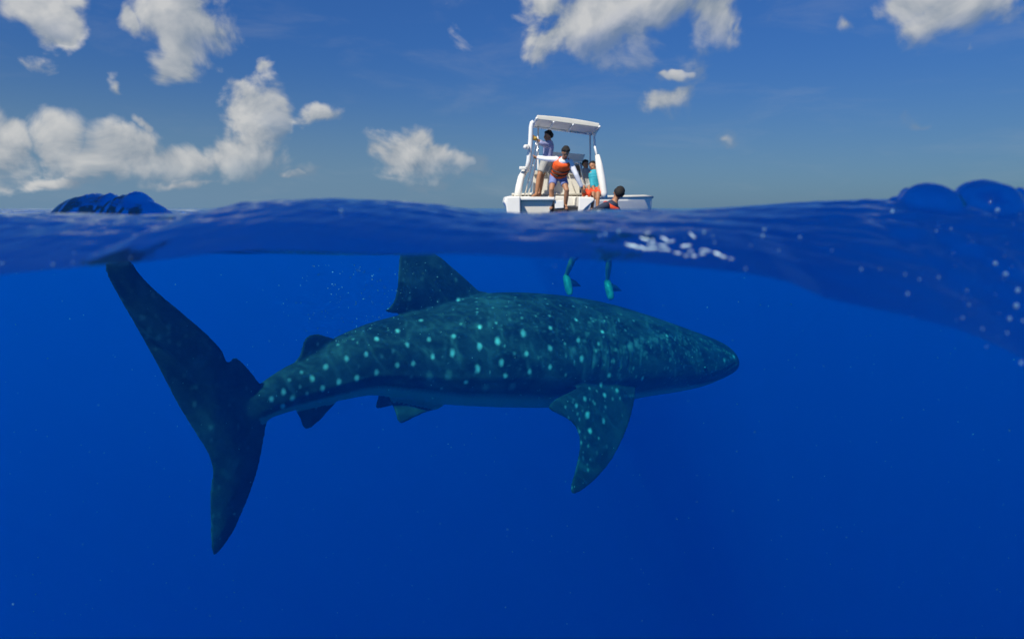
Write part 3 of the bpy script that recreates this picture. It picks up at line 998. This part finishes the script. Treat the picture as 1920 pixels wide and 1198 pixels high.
def person(name, label, cat, J, sc=1.0, shirt=None, sleeve=1.0, vest=None, shorts=None, short_len=0.55, group=None, hair=M_HAIR, glove=None, fins=None, collar=None):
    J = {k: Vector(v) for k, v in J.items()}
    base = vlerp(J['anL'], J['anR'], .5)
    root = empty(name, base)
    tag(root, label, cat, group)
    J = {k: v - base if k not in ('face',) else v for k, v in J.items()}
    face = J['face'].normalized()
    shax = (J['shR'] - J['shL'])
    if shax.length < 0.05: shax = face.cross(Vector((0, 0, 1)))
    shax.normalize()
    upv = (J['neck'] - J['pelvis']).normalized()
    fwd = upv.cross(shax).normalized()
    if fwd.dot(face) < 0: fwd = -fwd
    rot = Matrix((shax, fwd, upv)).transposed()
    def torso(mb, grow, t0=0.0, t1=1.0):
        prof = [(0, .155, .115), (.2, .14, .10), (.45, .145, .105), (.7, .165, .115), (.88, .16, .105), (1.0, .075, .075)]
        for tq in np.linspace(t0, t1, 9):
            wx = np.interp(tq, [p[0] for p in prof], [p[1] for p in prof])
            wy = np.interp(tq, [p[0] for p in prof], [p[2] for p in prof])
            mb.ball(vlerp(J['pelvis'], J['neck'], tq), 1.0, 14, 8, ((wx + grow) * sc, (wy + grow) * sc, (.085 + grow * .5) * sc), rot)
    def arm(mb, sd, grow, upto=2.0):
        a, e, wv = J['sh' + sd], J['el' + sd], J['wr' + sd]
        pts = [a, vlerp(a, e, .5), e]
        rad = [.055, .05, .042]
        if upto > 1:
            pts += [vlerp(e, wv, .4 * min(1, upto - 1)), vlerp(e, wv, min(1, upto - 1))]
            rad += [.042, .03 + .012 * (2 - upto)]
        mb.tube(pts, [(r + grow) * sc for r in rad], 10)
        mb.ball(a, (.06 + grow) * sc, 10, 7)
    def leg(mb, sd, grow, upto=2.0):
        a, e, wv = J['hip' + sd], J['kn' + sd], J['an' + sd]
        if upto <= 1:
            mb.tube([a, vlerp(a, e, .5 * upto), vlerp(a, e, upto)], [(.088 + grow) * sc, (.078 + grow) * sc, (.072 + grow) * sc], 12)
        else:
            mb.tube([a, vlerp(a, e, .5), e, vlerp(e, wv, .35), wv], [r * sc + grow for r in (.085, .072, .055, .056, .036)], 12)
        mb.ball(a, (.09 + grow) * sc, 10, 7)
    mb = MB()
    torso(mb, 0)
    for sd in 'LR':
        arm(mb, sd, 0)
        leg(mb, sd, 0)
        # hand: palm, four fingers, thumb, slightly closed
        wv, e = J['wr' + sd], J['el' + sd]
        hd = (wv - e).normalized()
        if ('hd' + sd) in J: hd = (J['hd' + sd] + base).normalized()
        sid = hd.cross(fwd).normalized() if abs(hd.dot(fwd)) < .95 else shax
        nrm = hd.cross(sid).normalized()
        pc = wv + hd * .045 * sc
        hr = Matrix((sid, nrm, hd)).transposed()
        mb.ball(pc, 1.0, 10, 7, (.042 * sc, .018 * sc, .052 * sc), hr)
        for k, ln in enumerate((.068, .078, .074, .058)):
            b0 = pc + hd * .035 * sc + sid * (k - 1.5) * .021 * sc
            b1 = b0 + (hd * .6 + nrm * .35).normalized() * ln * .55 * sc
            b2 = b1 + (hd * .25 + nrm * .9).normalized() * ln * .5 * sc
            mb.tube([b0, b1, b2], [.0098 * sc, .009 * sc, .008 * sc], 7)
        b0 = pc - hd * .01 * sc - sid * .035 * sc
        mb.tube([b0, b0 + (hd * .6 - sid * .7).normalized() * .034 * sc, b0 + (hd * .9 - sid * .4 + nrm * .5).normalized() * .062 * sc], [.0115 * sc, .0105 * sc, .009 * sc], 7)
        # foot
        an, kn = J['an' + sd], J['kn' + sd]
        td = J['toe' + sd] - an
        td.normalize()
        mb.tube([an - td * .03 * sc, an + td * .06 * sc + Vector((0, 0, -.035 * sc)), an + td * .14 * sc + Vector((0, 0, -.048 * sc)), an + td * .20 * sc + Vector((0, 0, -.052 * sc))],
                [.036 * sc, .042 * sc, .04 * sc, .026 * sc], 10)
        mb.ball(an + Vector((0, 0, -.03 * sc)) - td * .025 * sc, .036 * sc, 9, 6)
    mb.tube([J['neck'] - upv * .03, J['head']], [.058 * sc, .05 * sc], 10)
    hu = (J['head'] - J['neck']).normalized()
    hx = face.cross(hu).normalized()
    hf = hu.cross(hx).normalized()
    hrot = Matrix((hx, hf, hu)).transposed()
    def hp(x, y, z): return J['head'] + (hx * x + hf * y + hu * z) * sc
    mb.ball(J['head'] + hu * .03 * sc, 1.0, 14, 10, (.078 * sc, .095 * sc, .095 * sc), hrot)
    mb.ball(hp(0, .025, -.045), 1.0, 12, 8, (.058 * sc, .068 * sc, .068 * sc), hrot)
    mb.ball(hp(0, .098, -.012), .016 * sc, 8, 6, (1, 1.2, 1.6), hrot)
    for s_ in (-1, 1):
        mb.ball(hp(.08 * s_, -.005, -.005), .022 * sc, 8, 6, (.4, .8, 1.2), hrot)
    body = mb.build('body', M_SKIN, root, remesh=0.0095 * sc, iters=4)
    for s_ in (-1, 1): MB().ball(hp(.033 * s_, .088, .014), .011 * sc, 8, 6).build('eye', M_HAIR, body)
    MB().ball(hp(0, .094, -.055), 1.0, 10, 6, (.025 * sc, .006 * sc, .006 * sc), hrot).build('mouth', M_RED, body)
    hb = MB()
    for (x, y, z, r) in ((0, -.02, .07, .085), (.035, .02, .088, .05), (-.035, .02, .088, .05), (0, -.055, .03, .075), (.045, -.03, .04, .055), (-.045, -.03, .04, .055), (0, .055, .098, .035)):
        hb.ball(hp(x, y, z), r * sc, 12, 8)
    hb.build('hair', hair, root, remesh=0.012 * sc, iters=3)
    if shirt:
        sb = MB()
        torso(sb, .014, 0.05, .95)
        for sd in 'LR': arm(sb, sd, .012, sleeve)
        sb.build('shirt', shirt, root, remesh=0.013, iters=3)
    if shorts:
        sb = MB()
        torso(sb, .018, 0, .16)
        for sd in 'LR': leg(sb, sd, .016, short_len)
        sb.build('shorts', shorts, root, remesh=0.014, iters=3)
    if vest:
        vb = MB()
        torso(vb, .05, .16, .80)
        for sd in 'LR':
            s0 = J['sh' + sd]
            c0 = vlerp(J['pelvis'], J['neck'], .8) + (s0 - J['neck']) * .5
            vb.tube([c0 + fwd * .10 * sc, vlerp(s0, J['neck'], .5) + upv * .055 * sc, c0 - fwd * .10 * sc], [.05 * sc, .042 * sc, .05 * sc], 10, squash=.8)
        vo = vb.build('life_vest', vest, root, remesh=0.016, iters=4)
        for tq in (.30, .52):
            n = 20
            ring = []
            cc = vlerp(J['pelvis'], J['neck'], tq)
            wx = np.interp(tq, (.2, .45, .7), (.14, .145, .165)) + .054
            wy = np.interp(tq, (.2, .45, .7), (.10, .105, .115)) + .054
            ring = [cc + (shax * math.cos(a) * wx + fwd * math.sin(a) * wy) * sc for a in np.linspace(0, 2 * math.pi, n + 1)]
            MB().tube(ring, .014 * sc, 8, cap=False).build('strap', M_DARK, vo)
        MB().box(vlerp(J['pelvis'], J['neck'], .3) + fwd * .165 * sc, (.05, .03, .035), rot).build('buckle', M_DARK, vo)
    if glove:
        for sd in glove[1]:
            wv = J['wr' + sd]
            hd = (wv - J['el' + sd]).normalized()
            MB().ball(wv + hd * .05, .055, 12, 8, (1.3, 1, .8)).ball(wv + hd * .09, .045, 10, 7).build('glove', glove[0], root, remesh=.012, iters=2)
    if collar:
        ring = [vlerp(J['neck'], J['pelvis'], .1) + (shax * math.cos(a) * .13 + fwd * math.sin(a) * .11) * sc for a in np.linspace(0, 2 * math.pi, 21)]
        MB().tube(ring, .045 * sc, 8, cap=False).build('vest_collar', collar, root)
    if fins:
        for sd in 'LR':
            an = J['an' + sd]
            td = (J['toe' + sd] - an).normalized()
            side = td.cross(face).normalized()
            if side.length < .1: side = shax
            nr2 = side.cross(td).normalized()
            pr = [(-.02, .05, .05), (.10, .062, .05), (.20, .060, .04), (.27, .045, .028), (.29, .02, .015)]
            V, F = [], []
            n = 12
            for d, hw, hh in pr:
                c = an + td * d + Vector((0, 0, -.03))
                for k in range(n):
                    q = 2 * math.pi * k / n
                    V.append(c + side * math.cos(q) * hw + nr2 * math.sin(q) * hh)
            for i in range(len(pr) - 1):
                for k in range(n):
                    F.append((i * n + k, i * n + (k + 1) % n, (i + 1) * n + (k + 1) % n, (i + 1) * n + k))
            F += [tuple(range(n))[::-1], tuple((len(pr) - 1) * n + k for k in range(n))]
            fo2 = MB().add(V, F).build('foot_pocket', fins, root)
            bd = Vector((.86, .2, -.38)).normalized()
            bs2 = bd.cross(Vector((0, 1, 0))).normalized()
            q0 = an + Vector((0, 0, -.05))
            bl = [q0 + bs2 * .03, q0 - bs2 * .05, q0 + bd * .16 - bs2 * .075, q0 + bd * .27 - bs2 * .02, q0 + bd * .16 + bs2 * .02]
            n5 = len(bl)
            th = Vector((0, .008, 0))
            MB().add([p + th for p in bl] + [p - th for p in bl], [tuple(range(n5)), tuple(range(n5, 2 * n5))[::-1]] + [((i + 1) % n5, i, i + n5, (i + 1) % n5 + n5) for i in range(n5)]).build('fin_blade', M_NAVY, root)
    return root

person('person', 'person in orange life vest and white sleeves leaning over the boat stern', 'person', dict(
    head=Z(800, 482, 13.45), neck=Z(785, 548, 13.58), pelvis=Z(728, 700, 13.95), face=(.15, -1, -.35),
    shL=Z(712, 545, 13.68), elL=Z(622, 540, 13.75), wrL=Z(530, 525, 13.9), shR=Z(845, 572, 13.6), elR=Z(900, 688, 13.55), wrR=Z(955, 812, 13.6),
    hipL=Z(692, 710, 13.95), knL=Z(668, 830, 13.72), anL=Z(672, 975, 13.85), hipR=Z(770, 712, 13.95), knR=Z(812, 835, 13.72), anR=Z(800, 975, 13.85),
    toeL=Z(660, 990, 13.6), toeR=Z(815, 990, 13.6)), shirt=M_WHITE, sleeve=1.92, vest=M_ORANGE, shorts=M_BLUE, short_len=.6)
person('person', 'person in lavender shirt gripping the canopy post of the boat', 'person', dict(
    head=Z(640, 332, 14.55), neck=Z(645, 388, 14.55), pelvis=Z(628, 560, 14.5), face=(-1, -.25, -.05),
    shL=Z(628, 408, 14.40), elL=Z(580, 400, 14.25), wrL=Z(528, 362, 14.2), shR=Z(655, 405, 14.72), elR=Z(590, 395, 14.75), wrR=Z(525, 360, 14.35),
    hipL=Z(606, 566, 14.42), knL=Z(556, 690, 14.32), anL=Z(528, 862, 14.32), hipR=Z(640, 566, 14.58), knR=Z(582, 690, 14.5), anR=Z(560, 862, 14.5),
    toeL=Z(480, 880, 14.15), toeR=Z(520, 880, 14.35)), shirt=M_LAV, sleeve=1.5, shorts=M_GREY, short_len=.8, glove=(M_YEL, 'L'))
person('person', 'person in teal shirt and red shorts seated at the boat gunwale', 'person', dict(
    head=Z(1058, 612, 14.35), neck=Z(1072, 660, 14.32), pelvis=Z(1090, 855, 14.25), face=(-.6, -.8, -.2),
    shL=Z(1045, 685, 14.3), elL=Z(1050, 780, 14.2), wrL=Z(1075, 850, 14.0), shR=Z(1105, 690, 14.35), elR=Z(1118, 770, 14.3), wrR=Z(1110, 845, 14.05),
    hipL=Z(1065, 860, 14.22), knL=Z(1060, 862, 13.92), anL=Z(1050, 985, 13.86), hipR=Z(1105, 862, 14.25), knR=Z(1105, 862, 13.92), anR=Z(1098, 985, 13.86),
    toeL=Z(1040, 995, 13.6), toeR=Z(1090, 995, 13.6)), sc=.92, shirt=M_TEAL, sleeve=1.3, shorts=M_RED, short_len=.95)
person('person', 'dark haired person in grey clothes seated beside the console of the boat', 'person', dict(
    head=Z(988, 598, 14.9), neck=Z(990, 645, 14.9), pelvis=Z(995, 800, 14.9), face=(.3, -1, -.1),
    shL=Z(958, 668, 14.9), elL=Z(952, 745, 14.8), wrL=Z(972, 800, 14.65), shR=Z(1025, 670, 14.9), elR=Z(1035, 745, 14.8), wrR=Z(1020, 800, 14.65),
    hipL=Z(972, 810, 14.88), knL=Z(968, 805, 14.5), anL=Z(965, 880, 14.45), hipR=Z(1018, 812, 14.88), knR=Z(1022, 805, 14.5), anR=Z(1020, 880, 14.45),
    toeL=Z(960, 892, 14.25), toeR=Z(1018, 892, 14.25)), sc=.88, shirt=M_GREY, sleeve=1.8, shorts=M_GREY, short_len=.95)
SY = 9.2
person('person', 'swimmer in dark clothes with an orange collar treading water beside the boat', 'swimmer', dict(
    head=at(1159, 365, SY), neck=at(1150, 382, SY), pelvis=at(1112, 440, SY + .05), face=(.2, 1, .1),
    shL=at(1136, 386, SY - .12), elL=at(1110, 398, SY - .25), wrL=at(1085, 405, SY - .15), shR=at(1156, 394, SY + .14), elR=at(1170, 420, SY + .25), wrR=at(1180, 440, SY + .3),
    hipL=at(1100, 447, SY), knL=at(1075, 483, SY - .2), anL=at(1062, 516, SY), hipR=at(1122, 449, SY + .05), knR=at(1142, 487, SY - .1), anR=at(1139, 525, SY + .1),
    toeL=at(1068, 545, SY - .1), toeR=at(1145, 552, SY)), shirt=M_NAVY, sleeve=1.2, shorts=M_NAVY, short_len=.98, fins=M_FIN, sc=.86, collar=M_RED)

# ------------------------------------------------------------------ small things
lj = MB()
c = Z(1000, 868, 13.8)
for dx in (-.055, .055):
    lj.ball(c + Vector((dx, 0, .01)), .07, 12, 8, (.8, .9, 1.0))
lj.tube([c + Vector((-.06, .02, .05)), c + Vector((0, .05, .10)), c + Vector((.06, .02, .05))], .03, 8)
ljo = lj.build('life_jacket', M_RED, None, remesh=.014, iters=3)
tag(ljo, 'small red orange life jacket lying on the corner of the boat stern', 'life jacket')

def stuff_balls(name, items, mat, label, cat, n=7, m=5):
    mb = MB()
    for p, r, sc in items:
        mb.ball(p, r, n, m, sc)
    o = mb.build(name, mat)
    tag(o, label, cat, kind='stuff')
    return o

M_SPECK = simple('plankton', (0.35, 0.62, 0.66), 0.6, 0.05, 5)
items = []
for k in range(700):
    Y = random.uniform(1.3, 4.6)
    px, py = random.uniform(-100, 2020), random.uniform(505, 1250)
    if random.random() < .28:
        px, py = random.gauss(690, 90), random.uniform(490, 640)
    p = at(px, py, Y)
    items.append((p, random.uniform(.0006, .0019) * (0.6 + .28 * Y), (1, 1, 1)))
stuff_balls('plankton_specks', items, M_SPECK, 'tiny pale specks of plankton drifting in the blue water', 'plankton', 6, 4)

def on_face(px, py):
    """point of the water's face towards the lens that lies on this ray"""
    d = ray(px, py)
    for k in range(200):
        Y = YF + 0.002 + k * 0.004
        p = CAM + d * (Y / d.y)
        if sea_h(np.array([p.x]), np.array([p.y]))[0] >= p.z:
            return p
    return CAM + d * (1.0 / d.y)

M_BUB = bpy.data.materials.new('bubble')
M_BUB.use_nodes = True
t = NT(M_BUB.node_tree)
b1 = t.new('ShaderNodeBsdfPrincipled', ins={'Base Color': col(.30, .60, .85), 'Roughness': 0.08, 'Specular IOR Level': .8})
b2 = t.new('ShaderNodeBsdfTransparent')
lw = t.new('ShaderNodeLayerWeight', ins={'Blend': .35})
mx = t.new('ShaderNodeMixShader', ins={0: t.math('MULTIPLY_ADD', lw.outputs[1], .55, .18), 1: b2.outputs[0], 2: b1.outputs[0]})
o = t.new('ShaderNodeOutputMaterial')
t.t.links.new(mx.outputs[0], o.inputs[0])
BUB = [(1908, 545, 9), (1888, 625, 6), (1893, 598, 5), (1842, 617, 5), (1805, 596, 3), (1866, 495, 6), (1885, 515, 8), (1697, 515, 4), (1724, 524, 4), (1702, 551, 4), (1755, 434, 4),
       (1783, 430, 5), (1673, 398, 7), (1615, 505, 3), (1408, 460, 3), (1398, 505, 3), (1905, 575, 8), (1918, 602, 5), (1816, 572, 4), (1813, 545, 3), (1873, 588, 3), (1870, 395, 9), (1430, 443, 5), (1433, 431, 6),
       (1650, 505, 2), (1760, 520, 3), (1340, 455, 3), (1336, 443, 3), (1283, 446, 2), (1320, 437, 6), (1243, 432, 6), (1160, 435, 6), (1135, 440, 7), (1125, 442, 6), (245, 484, 3), (5, 495, 6), (100, 497, 6), (137, 492, 5),
       (140, 475, 3), (640, 396, 7), (1040, 499, 2), (1060, 478, 2), (1500, 445, 4), (1560, 470, 3), (1460, 470, 3), (1850, 650, 3), (1915, 680, 4)]
items = []
for (x, y, r) in BUB:
    p = on_face(x, y)
    d = (CAM - p).normalized()
    items.append((p + d * .004, r * .00040 * random.uniform(.6, 1.25), (1, 1, random.uniform(1, 1.7))))
for k in range(34):
    x, y = random.gauss(1840, 60), random.uniform(400, 640)
    p = on_face(x, y)
    items.append((p + (CAM - p).normalized() * .003, random.uniform(.0003, .0009), (1, 1, 1)))
stuff_balls('bubbles', items, M_BUB, 'small bright bubbles and drops clinging to the face of the wave', 'bubbles', 12, 8)

M_GLINT = simple('glint', (0.62, 0.88, 0.95), 0.4, 0.1, 60)
fm = MB()  # sun glints put in as pale solid flecks along the wave face
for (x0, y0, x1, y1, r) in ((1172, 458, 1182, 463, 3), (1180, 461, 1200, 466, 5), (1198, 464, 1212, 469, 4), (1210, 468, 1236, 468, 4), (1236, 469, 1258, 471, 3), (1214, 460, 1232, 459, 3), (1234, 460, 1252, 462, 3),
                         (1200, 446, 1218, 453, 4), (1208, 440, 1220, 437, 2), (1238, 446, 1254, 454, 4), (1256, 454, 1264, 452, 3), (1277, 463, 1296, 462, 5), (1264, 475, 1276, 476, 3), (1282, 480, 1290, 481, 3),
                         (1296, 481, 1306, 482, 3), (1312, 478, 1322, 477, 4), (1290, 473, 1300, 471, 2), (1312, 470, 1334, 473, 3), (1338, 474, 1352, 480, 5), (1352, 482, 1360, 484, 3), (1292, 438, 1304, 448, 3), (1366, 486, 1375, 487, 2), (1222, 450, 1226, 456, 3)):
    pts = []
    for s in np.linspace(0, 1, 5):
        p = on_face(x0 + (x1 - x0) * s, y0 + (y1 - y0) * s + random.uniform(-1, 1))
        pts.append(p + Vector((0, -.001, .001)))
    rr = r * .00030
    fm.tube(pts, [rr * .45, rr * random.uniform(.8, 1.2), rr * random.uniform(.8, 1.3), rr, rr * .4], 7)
fo_ = fm.build('sun_glints', M_GLINT)
tag(fo_, 'white sun glints modelled as solid flecks along the dark wave face', 'glint', kind='stuff')
